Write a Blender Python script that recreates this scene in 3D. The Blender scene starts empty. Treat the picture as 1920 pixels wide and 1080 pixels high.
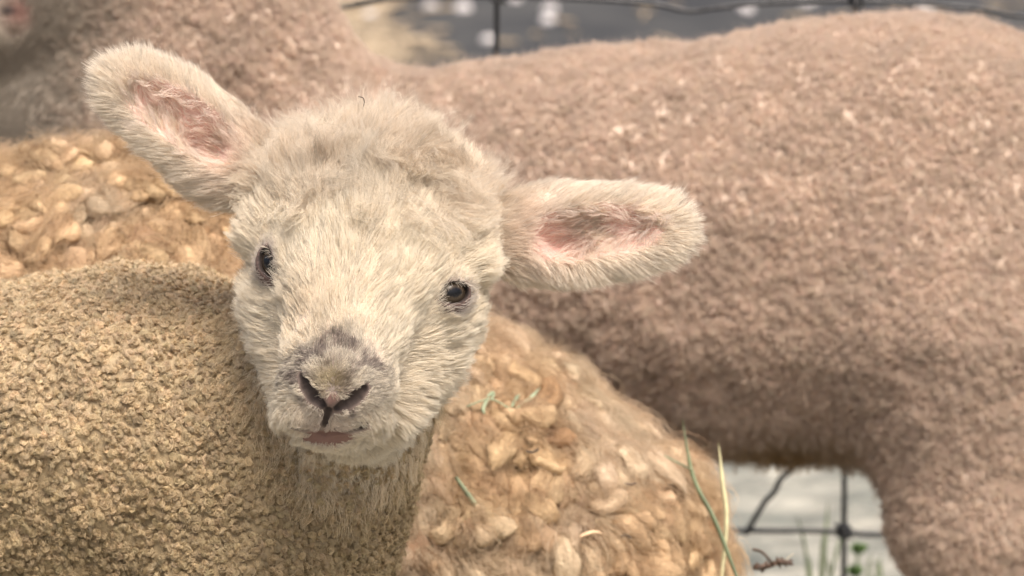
import bpy, math, time
import numpy as np
from mathutils import Vector, Matrix, kdtree

T0 = time.time()
def log(s): print('[%.1fs] %s' % (time.time() - T0, s))
rng = np.random.default_rng(7)
scene = bpy.context.scene

# ------------------------------------------------------------------ camera
CAM_H = 0.90
PITCH = math.radians(10)
KPX = 1.125e-4                      # tangent of one photo pixel (1920 wide)
FOCUS = 2.455
cam_data = bpy.data.cameras.new('camera')
cam_data.sensor_width = 36
cam_data.lens = 36 / (1920 * KPX)
cam_data.clip_start = 0.05
cam_data.clip_end = 500
cam_data.dof.use_dof = True
cam_data.dof.focus_distance = FOCUS
cam_data.dof.aperture_fstop = 13
cam = bpy.data.objects.new('camera', cam_data)
scene.collection.objects.link(cam)
cam.location = (0, 0, CAM_H)
cam.rotation_euler = (math.radians(90) - PITCH, 0, 0)
scene.camera = cam

# ------------------------------------------------------------------ light
SUN_EL, SUN_AZ = math.radians(62), math.radians(22)     # azimuth: from behind the camera towards its right
sdir = Vector((math.sin(SUN_AZ) * math.cos(SUN_EL), -math.cos(SUN_AZ) * math.cos(SUN_EL), math.sin(SUN_EL)))
sun_data = bpy.data.lights.new('sun', 'SUN')
sun_data.energy = 3.0
sun_data.angle = math.radians(32)
sun_data.color = (1.0, 0.925, 0.83)
sun = bpy.data.objects.new('sun', sun_data)
scene.collection.objects.link(sun)
sun.rotation_euler = sdir.to_track_quat('Z', 'Y').to_euler()
sun.location = (1, -1, 4)

world = bpy.data.worlds.new('World')
scene.world = world
world.use_nodes = True
wn = world.node_tree
sky = wn.nodes.new('ShaderNodeTexSky')
sky.sky_type = 'NISHITA'
sky.sun_disc = False
sky.sun_elevation = SUN_EL
sky.sun_rotation = math.atan2(sdir.x, sdir.y)
sky.air_density = 1.2
sky.dust_density = 8.0
sky.ozone_density = 1.0
wn.links.new(sky.outputs[0], wn.nodes['Background'].inputs[0])
wn.nodes['Background'].inputs[1].default_value = 0.11

scene.view_settings.view_transform = 'Standard'
scene.view_settings.look = 'None'
scene.view_settings.exposure = 0.6
scene.view_settings.gamma = 1
scene.render.engine = 'CYCLES'
scene.cycles.max_bounces = 12
scene.cycles.diffuse_bounces = 8
scene.cycles.transmission_bounces = 8
scene.cycles_curves.shape = 'RIBBONS'
scene.cycles_curves.subdivisions = 2

# ------------------------------------------------------------------ space helpers
cp, sp_ = math.cos(PITCH), math.sin(PITCH)
CX = np.array([1.0, 0, 0]); CF = np.array([0, cp, -sp_]); CU = np.array([0, sp_, cp])
CAM = np.array([0, 0, CAM_H])

def P(px, py, d=0.0):
    """a point seen at photo pixel px,py lying 2.5+d metres down the optical axis"""
    D = 2.5 + d
    return CAM + CX * ((px - 960) * KPX * D) + CU * (-(py - 540) * KPX * D) + CF * D
def R(r, d=0.0): return r * KPX * (2.5 + d)
def to_px(p):
    q = p - CAM
    D = q @ CF
    return 960 + (q @ CX) / (D * KPX), 540 - (q @ CU) / (D * KPX), D - 2.5
def vnorm(v): return v / np.maximum(np.linalg.norm(v, axis=-1, keepdims=True), 1e-12)
def sstep(a, b, x):
    t = np.clip((x - a) / (b - a), 0, 1)
    return t * t * (3 - 2 * t)
def rotm(ax, deg):
    return np.array(Matrix.Rotation(math.radians(deg), 3, Vector(ax)))

# ------------------------------------------------------------------ numpy noise
def _hash(ix, iy, iz, s):
    h = (ix.astype(np.int64) * 374761393 + iy.astype(np.int64) * 668265263 + iz.astype(np.int64) * 2147483647 + s * 974634777) & 0xffffffff
    h = ((h ^ (h >> 13)) * 1274126177) & 0xffffffff
    h = ((h ^ (h >> 16)) * 2246822519) & 0xffffffff
    return ((h ^ (h >> 15)) & 0xffffff).astype(np.float64) / 0xffffff
def vnoise(p, freq, seed=0):
    q = p * freq + 1000.0
    i = np.floor(q); f = q - i
    u = f * f * (3 - 2 * f)
    i = i.astype(np.int64)
    r = 0
    for dx in (0, 1):
        wx = u[:, 0] if dx else 1 - u[:, 0]
        for dy in (0, 1):
            wy = u[:, 1] if dy else 1 - u[:, 1]
            for dz in (0, 1):
                wz = u[:, 2] if dz else 1 - u[:, 2]
                r = r + wx * wy * wz * _hash(i[:, 0] + dx, i[:, 1] + dy, i[:, 2] + dz, seed)
    return r * 2 - 1
def fbm(p, freq, seed=0, octs=3):
    a, r = 1.0, 0
    for k in range(octs):
        r = r + a * vnoise(p, freq * 2 ** k, seed + k * 17); a *= 0.5
    return r
def vnoise3(p, freq, seed=0):
    return np.stack([vnoise(p, freq, seed + 101 * k) for k in range(3)], 1)
def worley(p, freq, seed=0):
    q = p * freq + 1000.0
    i = np.floor(q).astype(np.int64)
    f1 = np.full(len(p), 9.0); f2 = np.full(len(p), 9.0)
    for dx in (-1, 0, 1):
        for dy in (-1, 0, 1):
            for dz in (-1, 0, 1):
                c = i + np.array([dx, dy, dz])
                o = np.stack([_hash(c[:, 0], c[:, 1], c[:, 2], seed + k) for k in (1, 2, 3)], 1)
                d = np.linalg.norm(c + o - q, axis=1)
                f2 = np.minimum(f2, np.maximum(f1, d)); f1 = np.minimum(f1, d)
    return f1, f2

# ------------------------------------------------------------------ implicit shapes
def cone(a, b, r1, r2):
    a = np.asarray(a, float); b = np.asarray(b, float)
    def f(p):
        ab = b - a
        h = np.clip(((p - a) @ ab) / (ab @ ab), 0, 1)
        return np.linalg.norm(p - a - h[:, None] * ab, axis=1) - (r1 + (r2 - r1) * h)
    return f
def ell(c, r, M=None):
    """ellipsoid; M rows are its axes in world space"""
    c = np.asarray(c, float); r = np.asarray(r, float)
    M = np.stack([CX, CF, CU]) if M is None else M
    def f(p):
        q = (p - c) @ M.T
        k0 = np.linalg.norm(q / r, axis=1); k1 = np.linalg.norm(q / (r * r), axis=1)
        return k0 * (k0 - 1) / np.maximum(k1, 1e-9)
    return f
def smin(a, b, k):
    h = np.maximum(k - np.abs(a - b), 0) / k
    return np.minimum(a, b) - h * h * k * 0.25
def smax(a, b, k): return -smin(-a, -b, k)
def union(fs, k):
    def f(p):
        r = None
        for g in fs:
            g, kk = g if isinstance(g, tuple) else (g, k)
            v = g(p); r = v if r is None else smin(r, v, kk)
        return r
    return f

def surface_nets(f, lo, hi, h):
    n = [int(math.ceil((hi[k] - lo[k]) / h)) + 1 for k in range(3)]
    ax = [lo[k] + np.arange(n[k]) * h for k in range(3)]
    # coarse pass: only evaluate finely near the surface
    st = 4
    V = np.empty(n, np.float32)
    G = np.stack(np.meshgrid(ax[0][::st], ax[1][::st], ax[2][::st], indexing='ij'), -1)
    cv = f(G.reshape(-1, 3)).reshape(G.shape[:3])
    near = np.abs(cv) < h * st * 2.4
    up = lambda a: np.repeat(np.repeat(np.repeat(a, st, 0), st, 1), st, 2)[:n[0], :n[1], :n[2]]
    # value of a coarse sample stands for its block until refined
    V[:] = up(cv)
    m = up(near)
    for ax_ in range(3):
        m = m | np.roll(m, 1, ax_) | np.roll(m, -1, ax_)
    idx = np.argwhere(m)
    pts = np.stack([ax[0][idx[:, 0]], ax[1][idx[:, 1]], ax[2][idx[:, 2]]], 1)
    out = np.empty(len(pts))
    for s in range(0, len(pts), 400000): out[s:s + 400000] = f(pts[s:s + 400000])
    V[m] = out
    S = V < 0
    c = [slice(0, -1), slice(1, None)]
    cnt = sum(S[c[i], c[j], c[k]].astype(np.int8) for i in (0, 1) for j in (0, 1) for k in (0, 1))
    act = (cnt > 0) & (cnt < 8)
    cid = np.full(act.shape, -1, np.int64)
    cells = np.argwhere(act)
    cid[act] = np.arange(len(cells))
    acc = np.zeros((len(cells), 3)); num = np.zeros(len(cells))
    i, j, k = cells.T
    for a in range(3):
        for b in (0, 1):
            for d in (0, 1):
                o1 = [0, 0, 0]; others = [x for x in range(3) if x != a]
                o1[others[0]] = b; o1[others[1]] = d
                o2 = list(o1); o2[a] = 1
                v1 = V[i + o1[0], j + o1[1], k + o1[2]]; v2 = V[i + o2[0], j + o2[1], k + o2[2]]
                cr = (v1 < 0) != (v2 < 0)
                t = np.where(cr, v1 / np.where(cr, v1 - v2, 1), 0)
                pt = np.tile(np.array(o1, float), (len(cells), 1)); pt[:, a] += t
                acc += pt * cr[:, None]; num += cr
    verts = (cells + acc / num[:, None]) * h + np.array(lo)
    quads = []
    for a in range(3):
        others = [x for x in range(3) if x != a]
        s1 = [slice(None)] * 3; s2 = [slice(None)] * 3
        s1[a] = slice(0, -1); s2[a] = slice(1, None)
        A, B = S[tuple(s1)], S[tuple(s2)]
        e = np.argwhere(A != B)
        ok = (e[:, others[0]] > 0) & (e[:, others[1]] > 0) & (e[:, others[0]] < n[others[0]] - 1) & (e[:, others[1]] < n[others[1]] - 1)
        e = e[ok]
        inside = A[e[:, 0], e[:, 1], e[:, 2]]
        q = []
        for du, dv in ((0, 0), (1, 0), (1, 1), (0, 1)):
            c_ = e.copy(); c_[:, others[0]] -= du; c_[:, others[1]] -= dv
            q.append(cid[c_[:, 0], c_[:, 1], c_[:, 2]])
        q = np.stack(q, 1)
        flip = inside if a != 1 else ~inside
        q[flip] = q[flip]
        q[~flip] = q[~flip][:, ::-1]
        quads.append(q)
    return verts, np.concatenate(quads)
def grad(f, p, e=4e-4):
    g = np.empty_like(p)
    for k in range(3):
        o = np.zeros(3); o[k] = e
        g[:, k] = f(p + o) - f(p - o)
    return vnorm(g)
def project(f, p, it=2):
    for _ in range(it):
        g = grad(f, p); p = p - g * np.clip(f(p), -0.003, 0.003)[:, None]
    return p
def subdivide(v, q, sel=None):
    """split the selected quads in four"""
    if sel is None: sel = np.ones(len(q), bool)
    keep, s = q[~sel], q[sel]
    E = np.sort(np.stack([s, np.roll(s, -1, 1)], -1).reshape(-1, 2), 1)
    key = E[:, 0] * (len(v) + 1) + E[:, 1]
    uk, first, inv = np.unique(key, return_index=True, return_inverse=True)
    em = v[E[first]].mean(1)
    cm = v[s].mean(1)
    mid = (inv.reshape(-1, 4) + len(v))
    cc = np.arange(len(s)) + len(v) + len(em)
    new = []
    for k in range(4):
        new.append(np.stack([s[:, k], mid[:, k], cc, mid[:, k - 1]], 1))
    return np.concatenate([v, em, cm]), np.concatenate([keep] + new)
def clean(v, q):
    used = np.unique(q); m = np.full(len(v), -1); m[used] = np.arange(len(used))
    return v[used], m[q]
def march(f, px, py, d0=-0.2, d1=0.6):
    a = P(px, py, d0); b = P(px, py, d1); dr = (b - a) / np.linalg.norm(b - a)
    t = 0.0; L = np.linalg.norm(b - a)
    while t < L:
        s = f((a + dr * t)[None])[0]
        if s < 1e-4: break
        t += max(s * 0.7, 2e-4)
    p = a + dr * t
    return p, grad(f, p[None])[0]

# ------------------------------------------------------------------ object helpers
COL = scene.collection
def tag(o, label=None, cat=None, group=None, kind=None):
    if label: o['label'] = label
    if cat: o['category'] = cat
    if group: o['group'] = group
    if kind: o['kind'] = kind
    return o
def empty(name, loc, label, cat, group=None):
    o = bpy.data.objects.new(name, None); COL.objects.link(o)
    o.location = loc; o.empty_display_size = 0.05
    bpy.context.view_layer.update()
    return tag(o, label, cat, group)
def link(o, parent=None):
    COL.objects.link(o)
    if parent is not None:
        o.parent = parent
        o.matrix_parent_inverse = Matrix.Translation(-Vector(parent.location))
    return o
def mesh_obj(name, v, faces, mat, parent=None, smooth=True, col=None):
    me = bpy.data.meshes.new(name)
    v = np.asarray(v, np.float32)
    if isinstance(faces, np.ndarray):
        nf, k = faces.shape
        me.vertices.add(len(v)); me.vertices.foreach_set('co', v.ravel())
        me.loops.add(nf * k); me.loops.foreach_set('vertex_index', faces.ravel().astype(np.int32))
        me.polygons.add(nf); me.polygons.foreach_set('loop_start', np.arange(0, nf * k, k, dtype=np.int32))
        me.update(calc_edges=True); me.validate()
    else:
        me.from_pydata([tuple(x) for x in v], [], faces); me.update()
    if smooth: me.polygons.foreach_set('use_smooth', np.ones(len(me.polygons), bool))
    if col is not None:
        a = me.color_attributes.new('Col', 'FLOAT_COLOR', 'POINT')
        c4 = np.ones((len(v), 4), np.float32); c4[:, :3] = col
        a.data.foreach_set('color', c4.ravel())
    me.materials.append(mat)
    return link(bpy.data.objects.new(name, me), parent)
def hair_obj(name, pts, radius, col, mat, parent=None, taper=0.25):
    N, K, _ = pts.shape
    hc = bpy.data.hair_curves.new(name)
    hc.add_curves([K] * N)
    hc.attributes['position'].data.foreach_set('vector', pts.astype(np.float32).ravel())
    ra = hc.attributes.get('radius') or hc.attributes.new('radius', 'FLOAT', 'POINT')
    t = np.linspace(0, 1, K)
    prof = 1 - (1 - taper) * t ** 1.5
    ra.data.foreach_set('value', (np.broadcast_to(np.asarray(radius).reshape(-1, 1), (N, 1)) * prof[None]).astype(np.float32).ravel())
    a = hc.attributes.new('Col', 'FLOAT_COLOR', 'CURVE')
    c4 = np.ones((N, 4), np.float32); c4[:, :3] = col
    a.data.foreach_set('color', c4.ravel())
    hc.materials.append(mat)
    return link(bpy.data.objects.new(name, hc), parent)

def sample(v, q, dens, wfun=None):
    """random points on quads, dens per m2 (times the weight wfun gives at face centres)"""
    tri = np.concatenate([q[:, [0, 1, 2]], q[:, [0, 2, 3]]])
    A, B, C = v[tri[:, 0]], v[tri[:, 1]], v[tri[:, 2]]
    cr = np.cross(B - A, C - A)
    area = np.linalg.norm(cr, axis=1) / 2
    if wfun is not None: area = area * wfun((A + B + C) / 3, cr / np.maximum(2 * np.linalg.norm(cr, axis=1)[:, None] / 2, 1e-12))
    tot = area.sum(); N = int(tot * dens)
    ti = np.searchsorted(np.cumsum(area), rng.random(N) * tot).clip(0, len(tri) - 1)
    r1, r2 = np.sqrt(rng.random(N)), rng.random(N)
    return (A[ti] * (1 - r1)[:, None] + B[ti] * (r1 * (1 - r2))[:, None] + C[ti] * (r1 * r2)[:, None])
def view_weight(low=0.12, margin=90, back=-0.25):
    def w(c, n):
        px, py, d = to_px(c)
        inside = (px > -margin) & (px < 1920 + margin) & (py > -margin) & (py < 1080 + margin)
        facing = (vnorm(CAM - c) * n).sum(1)
        return np.where(inside, 1.0, low) * np.where(facing > back, 1.0, low)
    return w
def strands(root, d0, d1, L, K=6, amp=0.0, turns=1.0, phase=None, clump=None, cf=0.0, spread=0.3, wob=0.0, seed=0):
    """hair paths: start along d0, bend to d1, curl with amp, gather into clumps"""
    N = len(root)
    t = np.linspace(0, 1, K)[None, :, None]
    d0 = d0[:, None]; d1 = d1[:, None]; L = L[:, None, None]
    p = root[:, None] + L * (d0 * (t - t * t / 2) + d1 * (t * t / 2))
    side = vnorm(np.cross(d0[:, 0] + 1e-4, np.array([0.31, 0.52, 0.79])))
    side2 = vnorm(np.cross(d0[:, 0], side))
    ph = (rng.random(N) * 6.283 if phase is None else phase)[:, None]
    am = np.broadcast_to(np.asarray(amp).reshape(-1, 1), (N, 1))
    tt = t[:, :, 0]
    wave = am * np.minimum(tt * 2.5, 1)
    p = p + side[:, None] * (wave * np.sin(ph + tt * turns * 6.283))[:, :, None] + side2[:, None] * (wave * np.cos(ph + tt * turns * 6.283))[:, :, None]
    if wob > 0:
        n1 = vnoise3(p.reshape(-1, 3), 90, seed).reshape(N, K, 3)
        p = p + n1 * wob * t
    if clump:
        M = max(1, int(clump))
        ci = rng.choice(N, M, replace=False)
        kd = kdtree.KDTree(M)
        for a, b in enumerate(ci): kd.insert(root[b], a)
        kd.balance()
        near = np.array([kd.find(r)[1] for r in root])
        g = ci[near]
        off = (root - root[g])[:, None]
        f = np.broadcast_to(np.asarray(cf).reshape(-1, 1, 1), (N, 1, 1)) * t ** 0.8
        target = p[g] + off * spread
        p = p * (1 - f) + target * f
        return p, near
    return p, None

# ------------------------------------------------------------------ materials
def new_mat(name):
    m = bpy.data.materials.new(name); m.use_nodes = True
    nt = m.node_tree; nt.nodes.clear()
    out = nt.nodes.new('ShaderNodeOutputMaterial')
    return m, nt, out
def attr(nt, name='Col'):
    a = nt.nodes.new('ShaderNodeAttribute'); a.attribute_name = name; a.attribute_type = 'GEOMETRY'
    return a
def hair_mat(name, trans=0.3, gloss=0.06, rough=0.45, root=0.85):
    m, nt, out = new_mat(name)
    a = attr(nt)
    info = nt.nodes.new('ShaderNodeHairInfo')
    hsv = nt.nodes.new('ShaderNodeHueSaturation')
    mr = nt.nodes.new('ShaderNodeMapRange')
    mr.inputs['To Min'].default_value = root; mr.inputs['To Max'].default_value = 1.03
    nt.links.new(info.outputs['Random'], mr.inputs['Value'])
    nt.links.new(mr.outputs[0], hsv.inputs['Value'])
    nt.links.new(a.outputs['Color'], hsv.inputs['Color'])
    di = nt.nodes.new('ShaderNodeBsdfDiffuse'); tr = nt.nodes.new('ShaderNodeBsdfTranslucent'); gl = nt.nodes.new('ShaderNodeBsdfAnisotropic')
    gl.inputs['Roughness'].default_value = rough
    nt.links.new(hsv.outputs[0], di.inputs['Color']); nt.links.new(hsv.outputs[0], tr.inputs['Color'])
    m1 = nt.nodes.new('ShaderNodeMixShader'); m1.inputs[0].default_value = trans
    m2 = nt.nodes.new('ShaderNodeMixShader'); m2.inputs[0].default_value = gloss
    nt.links.new(di.outputs[0], m1.inputs[1]); nt.links.new(tr.outputs[0], m1.inputs[2])
    nt.links.new(m1.outputs[0], m2.inputs[1]); nt.links.new(gl.outputs[0], m2.inputs[2])
    nt.links.new(m2.outputs[0], out.inputs[0])
    return m
def skin_mat(name, rough=0.75, nscale=260, bump=0.35, var=0.16, sss=0.0):
    m, nt, out = new_mat(name)
    b = nt.nodes.new('ShaderNodeBsdfPrincipled')
    a = attr(nt)
    tc = nt.nodes.new('ShaderNodeTexCoord')
    n = nt.nodes.new('ShaderNodeTexNoise'); n.inputs['Scale'].default_value = nscale; n.inputs['Detail'].default_value = 5
    nt.links.new(tc.outputs['Object'], n.inputs['Vector'])
    mr = nt.nodes.new('ShaderNodeMapRange'); mr.inputs['To Min'].default_value = 1 - var; mr.inputs['To Max'].default_value = 1 + var
    nt.links.new(n.outputs['Fac'], mr.inputs['Value'])
    mx = nt.nodes.new('ShaderNodeVectorMath'); mx.operation = 'SCALE'
    nt.links.new(a.outputs['Color'], mx.inputs[0]); nt.links.new(mr.outputs[0], mx.inputs['Scale'])
    nt.links.new(mx.outputs[0], b.inputs['Base Color'])
    b.inputs['Roughness'].default_value = rough
    b.inputs['Specular IOR Level'].default_value = 0.25
    bp = nt.nodes.new('ShaderNodeBump'); bp.inputs['Strength'].default_value = bump; bp.inputs['Distance'].default_value = 0.002
    nt.links.new(n.outputs['Fac'], bp.inputs['Height']); nt.links.new(bp.outputs[0], b.inputs['Normal'])
    nt.links.new(b.outputs[0], out.inputs[0])
    return m
def plain_mat(name, color, rough=0.5, metal=0.0, nscale=200, var=0.2, spec=0.5, coat=0.0):
    m, nt, out = new_mat(name)
    b = nt.nodes.new('ShaderNodeBsdfPrincipled')
    n = nt.nodes.new('ShaderNodeTexNoise'); n.inputs['Scale'].default_value = nscale
    tc = nt.nodes.new('ShaderNodeTexCoord'); nt.links.new(tc.outputs['Object'], n.inputs['Vector'])
    r = nt.nodes.new('ShaderNodeValToRGB')
    c = np.array(color)
    r.color_ramp.elements[0].position = 0.3; r.color_ramp.elements[1].position = 0.7
    r.color_ramp.elements[0].color = (*(c * (1 - var)), 1); r.color_ramp.elements[1].color = (*np.minimum(c * (1 + var), 1), 1)
    nt.links.new(n.outputs['Fac'], r.inputs[0]); nt.links.new(r.outputs[0], b.inputs['Base Color'])
    b.inputs['Roughness'].default_value = rough; b.inputs['Metallic'].default_value = metal
    b.inputs['Specular IOR Level'].default_value = spec; b.inputs['Coat Weight'].default_value = coat
    nt.links.new(b.outputs[0], out.inputs[0])
    return m

M_fur = hair_mat('face_hair', 0.38, 0.04, 0.5, 0.9)
M_wool = hair_mat('wool_fibre', 0.22, 0.05, 0.5)
M_soft = hair_mat('soft_wool_fibre', 0.4, 0.02, 0.6, 0.95)
M_skin = skin_mat('lamb_skin')
M_fleece = skin_mat('fleece_base', nscale=420, bump=0.8, var=0.25)

# ------------------------------------------------------------------ the ground
def ground_material():
    m, nt, out = new_mat('pale_gravel')
    b = nt.nodes.new('ShaderNodeBsdfPrincipled'); b.inputs['Roughness'].default_value = 0.9
    g = nt.nodes.new('ShaderNodeNewGeometry')
    n1 = nt.nodes.new('ShaderNodeTexNoise'); n1.inputs['Scale'].default_value = 9; n1.inputs['Detail'].default_value = 8
    n2 = nt.nodes.new('ShaderNodeTexVoronoi'); n2.inputs['Scale'].default_value = 45
    nt.links.new(g.outputs['Position'], n1.inputs['Vector']); nt.links.new(g.outputs['Position'], n2.inputs['Vector'])
    r = nt.nodes.new('ShaderNodeValToRGB')
    e = r.color_ramp.elements
    e[0].position = 0.34; e[0].color = (0.15, 0.16, 0.14, 1); e[1].position = 0.62; e[1].color = (0.42, 0.40, 0.34, 1)
    nt.links.new(n1.outputs['Fac'], r.inputs[0])
    mx = nt.nodes.new('ShaderNodeMix'); mx.data_type = 'RGBA'; mx.blend_type = 'MULTIPLY'; mx.inputs[0].default_value = 0.35
    bw = nt.nodes.new('ShaderNodeRGBToBW'); nt.links.new(n2.outputs['Color'], bw.inputs[0])
    nt.links.new(r.outputs[0], mx.inputs[6]); nt.links.new(bw.outputs[0], mx.inputs[7])
    nt.links.new(mx.outputs[2], b.inputs['Base Color'])
    bp = nt.nodes.new('ShaderNodeBump'); bp.inputs['Distance'].default_value = 0.01; bp.inputs['Strength'].default_value = 0.6
    nt.links.new(n2.outputs['Distance'], bp.inputs['Height']); nt.links.new(bp.outputs[0], b.inputs['Normal'])
    nt.links.new(b.outputs[0], out.inputs[0])
    return m
def grid_sheet(x0, x1, y0, y1, nx, ny, z, amp, fr):
    xs = np.linspace(x0, x1, nx); ys = np.linspace(y0, y1, ny)
    X, Y = np.meshgrid(xs, ys, indexing='ij')
    v = np.stack([X.ravel(), Y.ravel(), np.full(X.size, z)], 1)
    v[:, 2] += fbm(v, fr, 5) * amp
    i = np.arange(nx * ny).reshape(nx, ny)
    q = np.stack([i[:-1, :-1], i[1:, :-1], i[1:, 1:], i[:-1, 1:]], -1).reshape(-1, 4)
    return v, q
v, q = grid_sheet(-150, 150, -60, 250, 60, 60, 0, 0, 1)
tag(mesh_obj('ground', v, q, ground_material()), kind='structure')
def asphalt_material():
    m, nt, out = new_mat('worn_asphalt')
    b = nt.nodes.new('ShaderNodeBsdfPrincipled'); b.inputs['Roughness'].default_value = 0.85
    g = nt.nodes.new('ShaderNodeNewGeometry')
    n1 = nt.nodes.new('ShaderNodeTexNoise'); n1.inputs['Scale'].default_value = 5.5; n1.inputs['Detail'].default_value = 6; n1.inputs['Distortion'].default_value = 0.6
    nt.links.new(g.outputs['Position'], n1.inputs['Vector'])
    r = nt.nodes.new('ShaderNodeValToRGB'); e = r.color_ramp.elements
    e[0].position = 0.35; e[0].color = (0.024, 0.024, 0.026, 1); e[1].position = 0.68; e[1].color = (0.055, 0.053, 0.051, 1)
    nt.links.new(n1.outputs['Fac'], r.inputs[0]); nt.links.new(r.outputs[0], b.inputs['Base Color'])
    nt.links.new(b.outputs[0], out.inputs[0])
    return m
v, q = grid_sheet(-60, 60, 5.4, 16, 40, 12, 0.004, 0, 1)
tag(mesh_obj('road', v, q, asphalt_material()), kind='structure')

def on_ground(px, py, z=0.0):
    r = CX * ((px - 960) * KPX) - CU * ((py - 540) * KPX) + CF
    t = (z - CAM_H) / r[2]
    return CAM + r * t

# ------------------------------------------------------------------ fence
FD = 1.10
def tube(paths, seg=8):
    """paths: list of (points, radius); one mesh"""
    V, F = [], []
    for pts, r in paths:
        pts = np.asarray(pts, float); n = len(pts)
        rr = np.broadcast_to(np.asarray(r, float), (n,))
        tg = vnorm(np.gradient(pts, axis=0))
        ref = np.array([0.13, 0.95, 0.27]); s = vnorm(np.cross(tg, ref)); u = np.cross(s, tg)
        b = len(V)
        for i in range(n):
            for k in range(seg):
                a = 2 * math.pi * k / seg
                V.append(pts[i] + rr[i] * (math.cos(a) * s[i] + math.sin(a) * u[i]))
        for i in range(n - 1):
            for k in range(seg):
                F.append((b + i * seg + k, b + i * seg + (k + 1) % seg, b + (i + 1) * seg + (k + 1) % seg, b + (i + 1) * seg + k))
        F.append(tuple(b + k for k in range(seg))[::-1]); F.append(tuple(b + (n - 1) * seg + k for k in range(seg)))
    return np.array(V), F
def smooth_path(pts, n=6):
    pts = np.asarray(pts, float); out = []
    ext = np.concatenate([[2 * pts[0] - pts[1]], pts, [2 * pts[-1] - pts[-2]]])
    for i in range(1, len(ext) - 2):
        for t in np.linspace(0, 1, n, endpoint=False):
            a, b, c, d = ext[i - 1:i + 3]
            out.append(0.5 * (2 * b + (c - a) * t + (2 * a - 5 * b + 4 * c - d) * t * t + (3 * b - a - 3 * c + d) * t ** 3))
    out.append(pts[-1]); return np.array(out)
def fence():
    wire = plain_mat('dark_wire', (0.055, 0.055, 0.058), 0.42, 0.75, 400, 0.5)
    fy = P(960, 995, FD)[1]
    def F(px, py):          # point in the vertical fence plane seen at a pixel
        r = CX * ((px - 960) * KPX) - CU * ((py - 540) * KPX) + CF
        return CAM + r * (fy / r[1])
    root = empty('wire_fence', (F(1582, 998)[0], fy, 0), 'dark woven wire fence with kinked wires behind the animals', 'fence')
    W = 0.0021
    tops = [(-500, 8), (-200, -6), (100, 6), (380, -4), (560, 0), (632, 14), (700, 2), (760, -3), (932, -7), (1130, 0), (1230, 8), (1290, 20), (1340, 15), (1430, 6), (1600, 1), (1750, 8), (1860, 19), (1930, 30), (2232, 24), (2500, 5)]
    zs_mid = [(-500, 340), (-100, 332), (400, 345), (932, 336), (1582, 343), (2232, 338), (2500, 341)]
    zs_mid2 = [(-500, 668), (200, 660), (932, 671), (1582, 662), (2232, 668), (2500, 664)]
    lows = [(-500, 1002), (0, 998), (282, 1001), (932, 996), (1400, 995), (1582, 997), (1680, 1003), (2232, 999), (2500, 1002)]
    ups = [(-500, -405), (282, -398), (932, -404), (1582, -396), (2232, -402), (2500, -400)]
    rows = [lows, zs_mid2, zs_mid, tops, ups]
    for r_ in rows:
        v_, f_ = tube([(smooth_path([F(*a) for a in r_], 5), W)])
        mesh_obj('horizontal_wire', v_, f_, wire, root)
    xs = [-368, 282, 932, 1582, 2232]
    def row_y(r_, x):
        a = np.array(r_, float); return np.interp(x, a[:, 0], a[:, 1])
    for x in xs:
        kx = {1582: 1604}.get(x, x)
        pts = []
        g = F(x, 1150); g[2] = 0.0
        pts.append(g)
        for r_, xx in ((lows, x), (zs_mid2, x + 3), (zs_mid, x + (10 if x == 1582 else -4)), (tops, kx), (ups, x + 6)):
            p = F(xx, row_y(r_, xx)); p[1] -= 0.0028; pts.append(p)
        v_, f_ = tube([(smooth_path(pts, 6), W * 1.05)])
        mesh_obj('vertical_wire', v_, f_, wire, root)
        for p in pts[1:]:
            # wrapped knot: three crossing coils
            pa = []
            for s in (-1, 0, 1):
                th = np.linspace(0, 2 * math.pi, 12)
                pa.append((np.stack([p[0] + 0.0042 * np.cos(th), p[1] + 0.0014 + 0.0036 * np.sin(th), p[2] + s * 0.0033 + 0.0012 * np.sin(th * 0.5)], 1), 0.0019))
            th = np.linspace(0.3, 5.9, 12)
            pa.append((np.stack([p[0] + 0.0062 * np.sin(th * 0.5 - 1.5), p[1] + 0.0014 + 0.0036 * np.cos(th), p[2] + 0.0052 * np.cos(th * 0.5)], 1), 0.0015))
            v_, f_ = tube(pa)
            mesh_obj('wire_knot', v_, f_, wire, root)
    # bent stay wire climbing to the right from the low wire
    b = smooth_path([F(1396, 1001), F(1408, 982), F(1432, 942), F(1452, 920), F(1463, 897), F(1486, 876), F(1520, 840), F(1560, 740), F(1585, 664)], 5)
    b[:, 1] -= 0.003
    v_, f_ = tube([(b, W * 1.05)]); mesh_obj('bent_wire', v_, f_, wire, root)
    # end posts outside the picture
    for x in (-500, 2500):
        p = F(x, 1150); c = [(p[0], fy + 0.03, 0.0), (p[0], fy + 0.03, 0.95)]
        v_, f_ = tube([(np.array([c[0], c[0], c[1], c[1]]) + 0, [0.0, 0.025, 0.025, 0.0])], 10)
        v_ = v_.reshape(-1, 3)
        mesh_obj('post', *tube([(np.linspace(c[0], c[1], 6), 0.02)], 10), plain_mat('weathered_steel', (0.22, 0.22, 0.21), 0.6, 0.4), root)
    return F
Ff = fence()
log('fence')

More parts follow.
